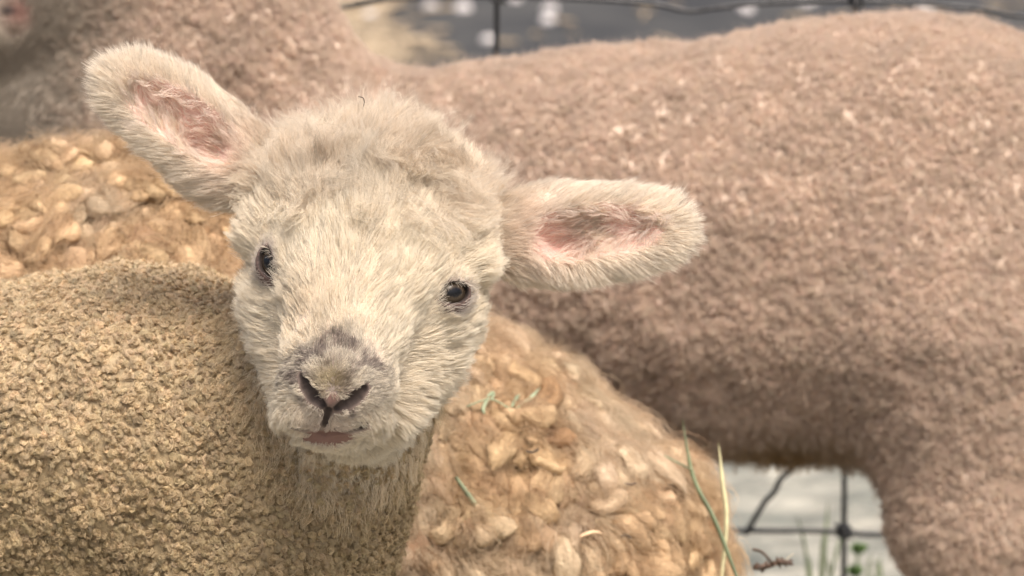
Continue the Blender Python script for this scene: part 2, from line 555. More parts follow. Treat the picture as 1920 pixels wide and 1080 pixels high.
# ------------------------------------------------------------------ wool on a body
def wool(name, parent, v, q, f, base, mat, dens_curl, per, curl_r, L, rad, zone=None, weight=None, tint=None, K=8, turns=1.3, lift=1.0, droop=0.35, jitter=0.12, seed=0, var=0.10, taper=0.25, close=0.6, rnd=1.0):
    """tight curled wool: many small locks, each a few fibres turning together"""
    vw = view_weight() if weight is None else weight
    w = vw if zone is None else (lambda c, n: vw(c, n) * zone(c))
    c = sample(v, q, dens_curl, w)
    n = grad(f, c)
    N = len(c)
    ph = rng.random(N) * 6.283
    cl = L * rng.uniform(0.7, 1.25, N)
    down = np.array([0, 0, -1.0]); tang = vnorm(down - n * (n @ down)[:, None] + 0.9 * vnoise3(c, 60, seed))
    d0c = vnorm(n * lift + 0.35 * rng.normal(size=(N, 3)))
    d1c = vnorm(n * 0.5 + tang * droop + 0.35 * rng.normal(size=(N, 3)))
    rep = lambda a: np.repeat(a, per, 0)
    off = rng.normal(size=(N * per, 3)) * curl_r * 0.55
    nn = rep(n); off -= nn * (off * nn).sum(1)[:, None]
    roots = rep(c) + off - nn * 0.001
    p, _ = strands(roots, vnorm(rep(d0c) + rng.normal(size=roots.shape) * jitter), vnorm(rep(d1c) + rng.normal(size=roots.shape) * jitter), rep(cl) * rng.uniform(0.85, 1.1, N * per), K,
                   amp=curl_r * rep(rng.uniform(0.5, 1.25, N)) * rng.uniform(0.25, 1.1, N * per), turns=turns, phase=rep(ph) + rng.normal(size=N * per) * 0.25)
    # gather fibres of one lock towards its middle
    t = np.linspace(0, 1, K)[None, :, None]
    p = p - off[:, None] * close * t
    val = 1 + var * rng.normal(size=N) + 0.10 * fbm(c, 45, seed + 3, 2)
    col = np.clip(base[None] * val[:, None] * (1 + 0.012 * rng.normal(size=(N, 3))), 0.02, 0.85)
    if tint is not None: col = tint(c, col)
    o = hair_obj(name, p, rad, rep(col), mat, parent, taper)
    log('%s %d strands' % (name, len(p)))
    return o
def displace(v, f, amt):
    return v + grad(f, v) * amt[:, None]

# ------------------------------------------------------------------ the big pinkish sheep behind
def back_sheep():
    d = 0.75
    c = lambda px, py, dd=0.0: P(px, py, d + dd)
    r = lambda px: R(px, d)
    depth = 0.9
    body = [
        ell(c(1330, 455), (r(640), r(330), r(370))),
        ell(c(1720, 420), (r(420), r(330), r(385))),
        ell(c(860, 450), (r(470), r(300), r(300))),
        ell(c(1500, 610), (r(300), r(250), r(205))),
        (cone(c(590, 370), c(360, 60), r(240), r(215)), r(110)),
        (cone(c(360, 60), c(320, -190, 0.0), r(215), r(175)), r(120)),
        (ell(c(170, 260), (r(260), r(220), r(230))), r(120)),
        (cone(c(330, -190), c(90, -30, -0.03), r(170), r(125)), r(90)),
        (cone(c(90, -30, -0.03), c(-130, 120, -0.05), r(120), r(75)), r(70)),
    ]
    gz = lambda p: np.array([p[0], p[1], 0.0])
    # legs: (top, knee, foot)
    legs = []
    for px, dd, w in ((1805, -0.07, 205), (2010, 0.09, 170)):      # hind legs
        t_ = c(px, 640, dd); h_ = c(px + 10, 980, dd); k_ = np.array([h_[0] + 0.05, h_[1], 0.15]); fo = np.array([h_[0] + 0.03, h_[1], 0.015])
        legs += [(cone(t_, h_, r(w), r(w * 0.62)), r(150)), (cone(h_, k_, r(w * 0.6), 0.022), 0.02), (cone(k_, fo, 0.02, 0.018), 0.01)]
    for px, dd in ((700, -0.07), (760, 0.08)):                     # fore legs
        t_ = c(px, 600, dd); k_ = np.array([t_[0], t_[1], 0.14]); fo = np.array([t_[0], t_[1], 0.015])
        legs += [(cone(t_, k_, r(130), 0.03), r(100)), (cone(k_, fo, 0.024, 0.018), 0.01)]
    # ear with its hollow turned to the viewer, by the frame's corner
    ear = [(ell(c(25, -10, -0.06), (r(75), r(28), r(45)), np.stack([vnorm(CX * 0.8 - CU * 0.5), CF, vnorm(CU * 0.8 + CX * 0.5)])), r(25))]
    f0 = union(body + legs + ear, r(150))
    hol = ell(c(22, 22, -0.095), (r(46), r(30), r(20)), np.stack([vnorm(CX * 0.8 + CU * 0.35), CF, vnorm(CU * 0.8 - CX * 0.35)]))
    f = lambda p: smax(f0(p), -hol(p), r(12))
    lo = c(-260, 100)[[0, 1, 2]] - np.array([0.02, 0.22, 0]); hi = c(2260, 0) + np.array([0.02, 0.24, 0.17]); lo[2] = -0.01
    v, q = surface_nets(f, lo, hi, 0.006)
    v, q = subdivide(v, q); v = project(f, v)
    px, py, _ = to_px(v)
    w = view_weight()(v, grad(f, v))
    fc = (w[q] > 0.5).all(1)
    v, q = subdivide(v, q, fc); v = project(f, v, 1)
    v, q = clean(v, q)
    px, py, dd = to_px(v)
    f1, f2 = worley(v + 0.004 * vnoise3(v, 120, 3), 150, 4)
    smooth_z = 1 - sstep(60, 330, px + 0.25 * py + 40 * fbm(v, 60, 6))                  # face and throat are short haired
    smooth_z = np.maximum(smooth_z, 0)
    amt = (0.0036 * (0.6 - f1) + 0.0016 * fbm(v, 90, 9) + 0.003 * fbm(v, 22, 19)) * (1 - 0.85 * smooth_z)
    vd = displace(v, f, amt)
    base = np.array([0.585, 0.475, 0.392])
    mix = fbm(v, 25, 31)
    col = base[None] * (1 + 0.10 * mix[:, None]) * (1 - 0.22 * sstep(0.45, 0.8, f1))[:, None]
    zbelly = sstep(c(0, 760)[2], c(0, 850)[2], v[:, 2])
    stain = np.exp(-((px - 1470) / 130) ** 2 - ((py - 850) / 30) ** 2)[:, None]
    col = col * (1 - stain) + np.array([0.33, 0.22, 0.11]) * stain
    facec = np.array([0.28, 0.24, 0.195])
    col = col * (1 - smooth_z[:, None]) + facec * smooth_z[:, None]
    pk = np.exp(-(((px - 35) / 32) ** 2 + ((py - 22) / 34) ** 2))[:, None]
    col = col * (1 - pk) + np.array([0.22, 0.12, 0.10]) * pk
    dk = np.exp(-(((px - 14) / 16) ** 2 + ((py - 20) / 11) ** 2))[:, None]
    col = col * (1 - dk) + np.array([0.03, 0.025, 0.025]) * dk
    dk = np.exp(-(((px - 28) / 18) ** 2 + ((py - 58) / 14) ** 2))[:, None] * 0.7
    col = col * (1 - dk) + np.array([0.07, 0.05, 0.035]) * dk
    foot = P(1100, 0, d); root = empty('sheep', (foot[0], foot[1], 0), 'large sheep with pinkish beige clipped wool standing behind the brown fleeced ewe', 'sheep')
    mesh_obj('body', vd, q, M_fleece, root, col=np.clip(col, 0.01, 0.8))
    log('back sheep mesh %d' % len(v))
    woolz = lambda cc: (lambda a, b: np.clip(sstep(60, 300, a + 0.25 * b), 0.0, 1))(*to_px(cc)[:2])
    def tint(cc, col):
        a, b, _ = to_px(cc)
        wz = sstep(40, 330, a + 0.25 * b)[:, None]; col = col * wz + facec * (1 - wz)
        s = np.exp(-((a - 1470) / 130) ** 2 - ((b - 850) / 30) ** 2)[:, None]
        return col * (1 - s) + np.array([0.33, 0.22, 0.11]) * s
    wool('wool', root, vd, q, f, base * 1.10, M_soft, 160000, 9, 0.0013, 0.0060, 0.00017, zone=woolz, tint=tint, K=8, turns=1.7, seed=5, var=0.035, jitter=0.25, droop=0.1, close=0.7, taper=0.5)
    vw = view_weight()
    s_ = sample(vd, q, 260000, lambda cc, nn: vw(cc, nn) * woolz(cc)); n_ = grad(f, s_)
    p, _ = strands(s_, vnorm(n_ + 0.6 * rng.normal(size=s_.shape)), vnorm(n_ * 0.3 + rng.normal(size=s_.shape)), rng.uniform(0.006, 0.012, len(s_)), 5, amp=0.001, turns=1.3)
    hair_obj('loose_fuzz', p, 0.00009, tint(s_, np.tile(base * 1.15, (len(s_), 1))), M_soft, root)
    zb = c(0, 850)[2]
    s_ = sample(vd, q, 260000, lambda cc, nn: vw(cc, nn) * (nn[:, 2] < -0.45) * (cc[:, 2] < zb + 0.05) * (cc[:, 2] > zb - 0.03)); n_ = grad(f, s_)
    dn_ = vnorm(np.array([0, 0, -1.0]) + 0.5 * vnoise3(s_, 50, 3))
    p, _ = strands(s_, vnorm(n_ + dn_), dn_, rng.uniform(0.005, 0.015, len(s_)), 7, amp=0.001, turns=1.3, clump=max(1, len(s_) // 16), cf=0.7)
    hair_obj('belly_wool', p, 0.00013, tint(s_, np.tile(base * 0.95, (len(s_), 1))), M_soft, root)
    # short hair of the face and throat
    vw = view_weight()
    c_ = sample(vd, q, 500000, lambda cc, nn: vw(cc, nn) * (1 - woolz(cc)) * (np.linalg.norm(cc - c(22, 22, -0.08), axis=1) > r(45)))
    n = grad(f, c_); d1 = vnorm(np.array([-0.5, 0, -0.8]) - n * (n @ np.array([-0.5, 0, -0.8]))[:, None])
    p, _ = strands(c_, vnorm(n * 0.5 + d1), d1, rng.uniform(0.006, 0.012, len(c_)), 4)
    hair_obj('face_hair', p, 0.00022, np.tile(facec * 1.05, (len(c_), 1)), M_fur, root)
back_sheep()
log('back sheep')

# ------------------------------------------------------------------ the ewe lying down with the long tan fleece
def ewe():
    d = 0.43
    c = lambda px, py, dd=0.0: P(px, py, d + dd)
    r = lambda px: R(px, d)
    M = np.stack([CX, CF, CU])
    sc = np.array([1, 1 / 1.25, 1])
    o = c(0, 0)
    def sq(g):      # widen along the depth axis
        def f(p):
            qv = (p - o) @ M.T
            return g((qv * sc) @ M + o)
        return f
    lowA, lowB = c(-600, 900), c(1010, 1330)
    prims = [cone(c(320, 655), c(1085, 1065), r(342), r(280)),
             cone(c(-750, 700), c(320, 665), r(375), r(346)),
             cone(lowA, lowB, r(420), r(330)),
             # neck and head resting low at the left, outside the picture
             (cone(c(-900, 620), c(-1180, 420), r(260), r(210)), r(150)),
             (cone(c(-1180, 400), c(-1480, 560), r(190), r(110)), r(80)),
             (ell(c(-1150, 240), (r(190), r(60), r(55))), r(60))]
    f0 = union([(sq(g[0]), g[1]) if isinstance(g, tuple) else sq(g) for g in prims], r(120))
    f = lambda p: smax(f0(p), 0.0 - p[:, 2], 0.02)
    lo = np.array([c(-1650, 0)[0], c(0, 600)[1] - 0.24, -0.02]); hi = np.array([c(1460, 0)[0], c(0, 600)[1] + 0.30, c(0, 130)[2]])
    v, q = surface_nets(f, lo, hi, 0.007)
    v, q = subdivide(v, q); v = project(f, v)
    amt = 0.010 * fbm(v, 18, 41) + 0.006 * fbm(v, 45, 43) - 0.003
    vd = displace(v, f, amt)
    base = np.array([0.48, 0.335, 0.198])
    pale = np.array([0.51, 0.395, 0.275])
    mixf = lambda p: sstep(-0.35, 0.55, fbm(p, 16, 77))[:, None]
    mm = mixf(v)
    col = (base * (1 - mm) + pale * mm) * 0.85
    ft = c(300, 0); root = empty('ewe', (ft[0], ft[1], 0), 'ewe lying down with long matted orange tan fleece, between the lamb and the big sheep', 'sheep')
    mesh_obj('body', vd, q, M_fleece, root, col=col)
    # matted locks as real lumps of wool: bent, flattened, tapering tufts
    vw = view_weight(0.10, 60, -0.35)
    ctr = sample(vd, q, 21000, vw)
    n = grad(f, ctr)
    N = len(ctr)
    flow = np.array([0.35, -0.1, -0.9])
    tg = vnorm(flow - n * (n @ flow)[:, None] + 0.9 * vnoise3(ctr, 14, 7) + 0.5 * rng.normal(size=(N, 3)))
    tg = vnorm(tg - n * (tg * n).sum(1)[:, None])
    bn = np.cross(n, tg)
    big = np.exp(0.38 * rng.normal(size=N)); Ls = 0.0145 * big * rng.uniform(0.8, 1.2, N); Ws = np.clip(0.0047 * big * rng.uniform(0.75, 1.25, N), 0.0015, 0.009)
    curl = rng.normal(size=N) * 1.5; liftv = rng.uniform(0.3, 1.2, N)
    nl, ns = 9, 8
    tt = np.linspace(0, 1, nl)
    # centre line
    ang = curl[:, None] * tt[None] ** 1.5
    dirv = tg[:, None] * np.cos(ang)[..., None] + bn[:, None] * np.sin(ang)[..., None]
    up = n[:, None] * (liftv[:, None] * (0.55 - 1.3 * tt[None]))[..., None]
    step = vnorm(dirv + up) * (Ls[:, None] / (nl - 1))[..., None]
    line = ctr[:, None] + np.concatenate([np.zeros((N, 1, 3)), np.cumsum(step[:, :-1], 1)], 1)
    line = line + n[:, None] * 0.001
    prof = (np.sin(np.pi * np.clip(tt * 0.86 + 0.10, 0, 1)) ** 0.55); prof[-1] = 0.02; prof[0] = 0.35
    th = np.linspace(0, 2 * np.pi, ns, endpoint=False)
    side = vnorm(np.cross(step, n[:, None]))
    upn = vnorm(np.cross(side, step))
    ring = (side[:, :, None] * np.cos(th)[None, None, :, None] + upn[:, :, None] * 0.55 * np.sin(th)[None, None, :, None]) * 0.9 * (Ws[:, None] * prof[None])[:, :, None, None]
    V = (line[:, :, None] + ring).reshape(-1, 3)
    V = V + vnoise3(V, 300, 3) * 0.0014 + vnoise3(V, 110, 8) * 0.003
    idx = np.arange(N * nl * ns).reshape(N, nl, ns)
    a = idx[:, :-1]; b = idx[:, 1:]
    Q = np.stack([a, np.roll(a, -1, 2), np.roll(b, -1, 2), b], -1).reshape(-1, 4)
    lc = base * (1 - mixf(ctr)) + pale * mixf(ctr)
    lc = lc * (1 + 0.07 * rng.normal(size=(N, 1))) * (1 + 0.012 * rng.normal(size=(N, 3)))
    dirt = (rng.random(N) < 0.05)[:, None]
    lc = np.where(dirt, lc * np.array([0.72, 0.62, 0.55]), lc)
    lc = np.clip(lc, 0.05, 0.8)
    cols = np.repeat(lc, nl * ns, 0)
    # individual wisps keep following the locks
    mesh_obj('fleece', V, Q, M_fleece, root, col=cols)
    per = 44
    rep = lambda a_: np.repeat(a_, per, 0)
    K = nl
    off = rng.normal(size=(N * per, 2)) * 0.55
    LN = rep(line); SD = rep(side); UP = rep(upn); WW = rep(Ws)[:, None] * (0.15 + 0.95 * prof[None])
    p = LN + SD * (off[:, :1] * WW)[..., None] + UP * (np.abs(off[:, 1:]) * 0.9 * WW)[..., None]
    k = np.linspace(0, 1, K)[None, :, None]
    p = p + rng.normal(size=(N * per, 1, 3)) * 0.0036 * k ** 1.3
    ph = rng.random((N * per, 1)); p = p + SD * (0.0008 * np.sin(ph * 6.28 + k[:, :, 0] * 11))[..., None]
    hair_obj('wool', p, 0.00013, rep(lc) * (1.10 + 0.10 * rng.normal(size=(N * per, 1))), M_wool, root)
    log('ewe locks %d' % N)
    # loose fuzz standing off the outline
    fz = sample(vd, q, 130000, vw); n = grad(f, fz)
    d0 = vnorm(n + 0.6 * rng.normal(size=fz.shape)); d1 = vnorm(n * 0.4 + rng.normal(size=fz.shape))
    p, _ = strands(fz, d0, d1, rng.uniform(0.010, 0.026, len(fz)), 7, amp=0.0015, turns=1.5, clump=len(fz) // 12, cf=0.5)
    mm = mixf(fz); hair_obj('loose_fuzz', p, 0.00014, pale * mm * 1.05 + base * (1 - mm), M_wool, root)
    return f
f_ewe = ewe()
log('ewe')

# ------------------------------------------------------------------ the lamb in front
def lamb():
    # ---- head
    c = P
    r = R
    AX = np.stack([CX, CF, CU])
    headp = [
        ell(c(690, 398, 0.045), (r(218), r(225), r(165))),
        (ell(c(686, 500, 0.020), (r(200), r(190), r(160))), r(90)),
        (cone(c(672, 520, -0.012), c(630, 715, -0.062), r(128), r(82)), r(90)),
        (cone(c(560, 590, 0.012), c(578, 720, -0.01), r(84), r(68)), r(80)),
        (cone(c(788, 600, 0.018), c(728, 740, -0.005), r(98), r(76)), r(80)),
        (ell(c(628, 728, -0.066), (r(96), r(66), r(62))), r(40)),
        (ell(c(572, 775, -0.062), (r(52), r(50), r(36))), r(30)),
        (ell(c(662, 783, -0.060), (r(56), r(50), r(36))), r(30)),
        (cone(c(614, 808, -0.046), c(680, 762, 0.03), r(34), r(92)), r(40)),
        (ell(c(612, 818, -0.053), (r(54), r(38), r(22))), r(22)),
        # brow ridges
        (ell(c(520, 440, 0.010), (r(50), r(40), r(28))), r(50)),
        (ell(c(845, 495, 0.012), (r(58), r(40), r(28))), r(50)),
    ]
    # ---- ears, hollow towards the viewer
    def ear_axes(a, b, tilt):
        x = vnorm(b - a); y = vnorm(CF - x * (CF @ x)); z = np.cross(x, y)
        Rt = rotm(x, tilt)
        return np.stack([x, Rt @ y, Rt @ z])
    eL0, eL1 = c(465, 300, 0.045), c(205, 145, 0.02)
    eR0, eR1 = c(950, 445, 0.045), c(1285, 428, 0.02)
    ML, MR = ear_axes(eL0, eL1, 8), ear_axes(eR0, eR1, -8)
    cL = (eL0 * 0.46 + eL1 * 0.54); cR = (eR0 * 0.46 + eR1 * 0.54)
    ears = [
        (ell(cL, (r(168), r(36), r(86)), ML), r(40)),
        (ell(c(425, 300, 0.045), (r(115), r(42), r(90)), ML), r(60)),
        (ell(cR, (r(176), r(36), r(88)), MR), r(40)),
        (ell(eR0 * 0.82 + eR1 * 0.18, (r(115), r(42), r(88)), MR), r(60)),
    ]
    hollow = [
        ell(cL - ML[1] * r(38) + ML[0] * r(-6), (r(125), r(42), r(46)), ML),
        ell(cL - ML[1] * r(26) - ML[0] * r(72) + ML[2] * r(18) * np.sign(ML[2] @ -CU), (r(62), r(44), r(34)), ML),
        ell(cR - MR[1] * r(38) + MR[0] * r(0), (r(130), r(42), r(46)), MR),
        ell(cR - MR[1] * r(26) - MR[0] * r(68) + MR[2] * r(22) * np.sign(MR[2] @ -CU), (r(62), r(44), r(34)), MR),
    ]
    # ---- neck, trunk, legs
    bodyp = [
        cone(c(715, 520, 0.075), c(522, 955, 0.10), r(162), r(238)),
        (ell(c(300, 850, 0.15), (r(430), r(340), r(352))), r(160)),
        (cone(c(200, 880, 0.16), c(-420, 900, 0.20), r(350), r(385)), r(140)),
        (ell(c(470, 1130, 0.11), (r(190), r(230), r(260))), r(120)),
        (ell(c(-560, 900, 0.21), (r(380), r(330), r(370))), r(120)),
    ]
    for px, dd in ((420, 0.06), (470, 0.21), (-560, 0.12), (-640, 0.29)):
        t_ = c(px, 1150, dd); back = 0.03 if px < 0 else 0.0
        k_ = np.array([t_[0] - back, t_[1], 0.12]); fo = np.array([t_[0] - back * 0.3, t_[1], 0.014])
        bodyp += [(cone(t_, k_, r(120), 0.022), r(80)), (cone(k_, fo, 0.021, 0.016), 0.01)]
    bodyp += [(cone(c(-930, 800, 0.22), c(-1010, 1250, 0.22), r(50), r(30)), r(40))]
    f_head0 = union(headp, r(60)); f_ears0 = union(ears, r(40)); f_hollow = union(hollow, r(14)); f_body = union(bodyp, r(60))
    f_pre = lambda p: smin(f_head0(p), f_body(p), r(70))

    # ---- eyes: set into the skull at the right pixels
    EYE_R = 0.0108
    eyes = []
    for (px, py), (w, h), roll, outv in (((512, 494), (0.0086, 0.0050), 55, (-0.62, -0.78, 0.05)), ((846, 549), (0.0096, 0.0054), -8, (0.50, -0.86, 0.05))):
        s, n = march(f_pre, px, py)
        out = vnorm(CX * outv[0] + CF * outv[1] + CU * outv[2])
        ctr = s - out * (EYE_R * 0.62)
        x = vnorm(np.cross(out, CU)); x = x * np.sign(x @ CX); z = vnorm(np.cross(x, out)); z = z * np.sign(z @ CU)
        cr_, sr_ = math.cos(math.radians(-roll)), math.sin(math.radians(-roll))
        x2 = x * cr_ + z * sr_; z2 = -x * sr_ + z * cr_
        eyes.append(dict(c=ctr, out=out, x=x2, z=z2, w=w, h=h, lid=(ell(ctr, (EYE_R + 0.0030,) * 3), 0.006),
                         cut=ell(ctr + out * EYE_R, (w, EYE_R * 1.35, h), np.stack([x2, out, z2])), ball=ell(ctr, (EYE_R + 0.0003,) * 3)))
    # ---- nostrils, philtrum, mouth
    def onskin(px, py, off=0.0):
        s, n = march(f_pre, px, py); return s + n * off
    nose_pad = (ell(onskin(624, 748, -0.004), (0.0085, 0.0055, 0.0060)), 0.003)
    f_pre2 = lambda p: smin(f_pre(p), nose_pad[0](p), nose_pad[1])
    def onskin2(px, py, off=0.0):
        s, n = march(f_pre2, px, py); return s + n * off
    cuts = []
    def groove(pts, rads, off=0.0, k=0.002):
        tp = np.linspace(0, len(pts) - 1, (len(pts) - 1) * 5 + 1)
        pts = np.stack([np.interp(tp, range(len(pts)), [q_[k_] for q_ in pts]) for k_ in (0, 1)], 1)
        rads = np.interp(tp, range(len(rads)), rads)
        P3 = [onskin2(*p, off) for p in pts]
        for a, b, r1, r2 in zip(P3[:-1], P3[1:], rads[:-1], rads[1:]): cuts.append((cone(a, b, r1, r2), k))
    groove([(567, 704), (574, 724), (588, 745), (604, 760)], [0.0012, 0.0024, 0.0027, 0.0013])
    groove([(684, 728), (672, 742), (652, 757), (634, 766)], [0.0012, 0.0023, 0.0026, 0.0013])
    groove([(616, 768), (611, 784), (609, 806)], [0.0008, 0.0005, 0.0007])
    groove([(545, 800), (575, 808), (609, 812), (645, 811), (682, 800)], [0.001, 0.0022, 0.0022, 0.0022, 0.001])
    nosep = onskin(624, 745); mouthp = onskin(610, 818)

    def f(p):
        a = f_head0(p)
        a = smin(a, nose_pad[0](p), nose_pad[1])
        for e in eyes: a = smin(a, e['lid'][0](p), e['lid'][1])
        b = smax(f_ears0(p), -f_hollow(p), r(16))
        a = smin(a, b, r(30))
        a = smin(a, f_body(p), r(70))
        near = np.linalg.norm(p - nosep, axis=1) < 0.05
        if near.any():
            s = a[near]; pn = p[near]
            for g, k in cuts: s = smax(s, -g(pn), k)
            a = a.copy(); a[near] = s
        for e in eyes: a = smax(a, -e['cut'](p), 0.0015)
        return a
    lo = np.array([c(-1080, 0, 0.2)[0], c(0, 600)[1] - 0.12, -0.005]); hi = np.array([c(1340, 0)[0], c(0, 600)[1] + 0.42, c(0, 70)[2]])
    v, q = surface_nets(f, lo, hi, 0.004)
    v, q = subdivide(v, q); v = project(f, v)
    log('lamb coarse %d' % len(v))
    headz = lambda p: (f_body(p) - np.minimum(f_head0(p), f_ears0(p)))           # >0 on the head
    hz = headz(v)
    px, py, _ = to_px(v)
    n = grad(f, v)
    face = (hz > 0) & ((vnorm(CAM - v) * n).sum(1) > -0.2) & (px > 430) & (px < 960) & (py > 420)
    v, q = subdivide(v, q, face[q].all(1)); v = project(f, v)
    nr = np.linalg.norm(v - nosep, axis=1) < 0.032
    for e in eyes: nr |= np.linalg.norm(v - e['c'], axis=1) < 0.020
    v, q = subdivide(v, q, nr[q].all(1)); v = project(f, v, 2)
    v, q = clean(v, q)
    log('lamb fine %d' % len(v))

    # ---- colour fields, from landmarks on the animal
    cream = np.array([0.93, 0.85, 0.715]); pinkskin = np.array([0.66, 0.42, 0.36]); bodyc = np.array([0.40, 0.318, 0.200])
    crownc = np.array([0.68, 0.58, 0.46]); noseg = np.array([0.20, 0.16, 0.14]); lipc = np.array([0.20, 0.115, 0.095])
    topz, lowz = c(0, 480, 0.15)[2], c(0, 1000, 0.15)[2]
    def btint(p, cc):       # paler greyer wool along the back, darker yellower wool low on the side
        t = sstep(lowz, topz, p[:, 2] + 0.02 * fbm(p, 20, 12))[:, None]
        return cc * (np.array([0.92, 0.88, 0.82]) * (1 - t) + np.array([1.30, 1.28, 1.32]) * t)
    def dist(p, cc): return np.linalg.norm(p - cc, axis=1)
    nose_up = onskin(628, 655); nose_l = onskin(560, 690); nose_r = onskin(705, 700); crown = onskin(730, 290)
    barep = onskin(624, 757); barel = onskin(596, 744); barer = onskin(660, 742)
    midx = P(665, 400)
    def zones(p):
        hz = headz(p)
        onhead = sstep(-0.010, 0.006, hz)
        z = {}
        z['head'] = onhead
        nz = fbm(p, 110, 61)
        dn = np.minimum(np.minimum(dist(p, nosep), dist(p, nose_up) * 1.15), np.minimum(dist(p, nose_l) * 1.3, dist(p, nose_r) * 1.2))
        z['nose'] = (1 - sstep(0.009, 0.0235, dn + 0.004 * nz)) * onhead
        z['bare'] = 1 - sstep(0.0042, 0.0068, np.minimum(dist(p, barep), np.minimum(dist(p, barel), dist(p, barer)) * 1.3) + 0.0012 * nz)
        for e in eyes:
            q_ = p - e['c']; l = np.sqrt(((q_ @ e['x']) / 1.35) ** 2 + (q_ @ e['z'] + 0.002) ** 2 + (0.4 * (q_ @ e['out'])) ** 2)
            z['eye'] = np.maximum(z.get('eye', 0), 1 - sstep(0.0080, 0.0125, l + 0.0015 * nz))
            z['eyecut'] = np.maximum(z.get('eyecut', 0), (e['cut'](p) < 0.0006) * 1.0)
            z['socket'] = np.maximum(z.get('socket', 0), 1 - sstep(0.010, 0.019, l))
        fe = f_ears0(p); fh = f_head0(p)
        z['ear'] = sstep(-0.004, 0.008, fh - fe) * onhead
        z['hollow'] = (1 - sstep(-0.0005, 0.0035, f_hollow(p))) * z['ear']
        up = (p - crown) @ CU
        z['crown'] = sstep(-0.046, 0.000, up + 0.28 * np.clip((p - midx) @ CX, 0, 0.05) + 0.010 * fbm(p, 40, 3)) * onhead * (1 - z['ear'])
        return z
    z = zones(v)
    lerp = lambda a, b, t: a * (1 - t[:, None]) + b * t[:, None]
    col = lerp(btint(v, np.tile(bodyc * 0.8, (len(v), 1))), np.tile(np.array([0.56, 0.46, 0.38]), (len(v), 1)), z['head'])  # trunk mesh darker than its curls: shade of the gaps put into the colour
    col = lerp(col, crownc[None] * 0.9, z['crown'])
    col = lerp(col, np.array([[0.72, 0.47, 0.42]]), z['hollow'] * 0.9)
    mott = sstep(-0.1, 0.5, fbm(v, 260, 88))
    col = lerp(col, noseg[None] * 0.95, z['nose'] * (0.75 + 0.25 * mott))
    col = lerp(col, np.array([[0.17, 0.10, 0.085]]), z['bare'])
    # dark nostril linings and lip line
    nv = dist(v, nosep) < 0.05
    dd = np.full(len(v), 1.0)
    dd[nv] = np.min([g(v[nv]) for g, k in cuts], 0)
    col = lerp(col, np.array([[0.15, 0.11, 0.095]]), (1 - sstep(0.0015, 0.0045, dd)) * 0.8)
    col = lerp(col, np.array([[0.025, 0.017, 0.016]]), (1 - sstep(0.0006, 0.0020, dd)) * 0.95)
    lm = np.zeros(len(v)); s_ = dist(v, nosep) < 0.06
    q_ = v[s_] - onskin(612, 822)
    lm[s_] = 1 - sstep(0.95, 1.35, np.sqrt((q_ @ CX / 0.0130) ** 2 + (q_ @ CU / 0.0036) ** 2))
    lm2 = np.zeros(len(v)); lm2[s_] = 1 - sstep(1.0, 2.3, np.sqrt((q_ @ CX / 0.0130) ** 2 + (q_ @ CU / 0.0036) ** 2))
    col = lerp(col, np.array([[0.40, 0.32, 0.27]]), lm2 * 0.8)
    col = lerp(col, lipc[None], lm)
    col = lerp(col, np.array([[0.09, 0.055, 0.05]]), z['eye'] * 0.95)
    col = lerp(col, np.array([[0.03, 0.022, 0.02]]), z['eyecut'])
    root = empty('lamb', (P(0, 0, 0.15)[0] * 0.5, P(0, 600, 0.15)[1], 0), 'small white faced lamb in front, head turned to the viewer with ears out sideways', 'lamb')
    # fleece relief on the trunk
    f1, f2 = worley(v, 230, 14)
    amt = (0.0026 * (0.6 - f1) + 0.003 * fbm(v, 45, 39)) * (1 - z['head'])
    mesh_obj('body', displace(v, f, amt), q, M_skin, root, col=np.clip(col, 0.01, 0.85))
    # hooves
    # ---- eyeballs
    m, nt, out = new_mat('eye_ball')
    b = nt.nodes.new('ShaderNodeBsdfPrincipled'); b.inputs['Roughness'].default_value = 0.22; b.inputs['Specular IOR Level'].default_value = 0.35
    nt.links.new(attr(nt).outputs['Color'], b.inputs['Base Color']); nt.links.new(b.outputs[0], out.inputs[0])
    for e in eyes:
        us = np.linspace(0, math.pi, 33); vs = np.linspace(0, 2 * math.pi, 48, endpoint=False)
        U, Vv = np.meshgrid(us, vs, indexing='ij')
        l = np.stack([np.sin(U) * np.cos(Vv), np.cos(U), np.sin(U) * np.sin(Vv)], -1).reshape(-1, 3)
        cornea = 1 + 0.05 * np.exp(-((1 - l[:, 1]) / 0.12) ** 2)
        pv = e['c'] + (l * cornea[:, None] * EYE_R) @ np.stack([e['x'], e['out'], e['z']])
        ang = np.degrees(np.arccos(np.clip(l[:, 1], -1, 1)))
        iris = np.array([0.050, 0.036, 0.024]); pup = np.array([0.006, 0.006, 0.008]); scl = np.array([0.10, 0.085, 0.08])
        pm = 1 - sstep(0.9, 1.15, np.sqrt((l[:, 0] / 0.42) ** 2 + (l[:, 2] / 0.20) ** 2) + np.where(l[:, 1] < 0, 5, 0))
        im = sstep(50, 58, ang)
        cc = lerp(np.tile(iris, (len(l), 1)), scl[None], im); cc = lerp(cc, pup[None], pm)
        i = np.arange(33 * 48).reshape(33, 48)
        Q = np.stack([i[:-1], i[1:], np.roll(i[1:], -1, 1), np.roll(i[:-1], -1, 1)], -1).reshape(-1, 4)
        mesh_obj('eye', pv, Q, m, root, col=cc)
    # ---- tight curls on trunk and neck
    vw = view_weight(0.10, 70, -0.3)
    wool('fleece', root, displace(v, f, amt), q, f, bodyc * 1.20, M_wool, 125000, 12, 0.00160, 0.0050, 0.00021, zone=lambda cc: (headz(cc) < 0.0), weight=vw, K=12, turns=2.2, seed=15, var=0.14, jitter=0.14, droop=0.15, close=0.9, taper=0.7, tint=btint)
    # fine loose fibres softening the curls, and longer throat wool joining face and trunk
    bz = headz
    vb = displace(v, f, amt)
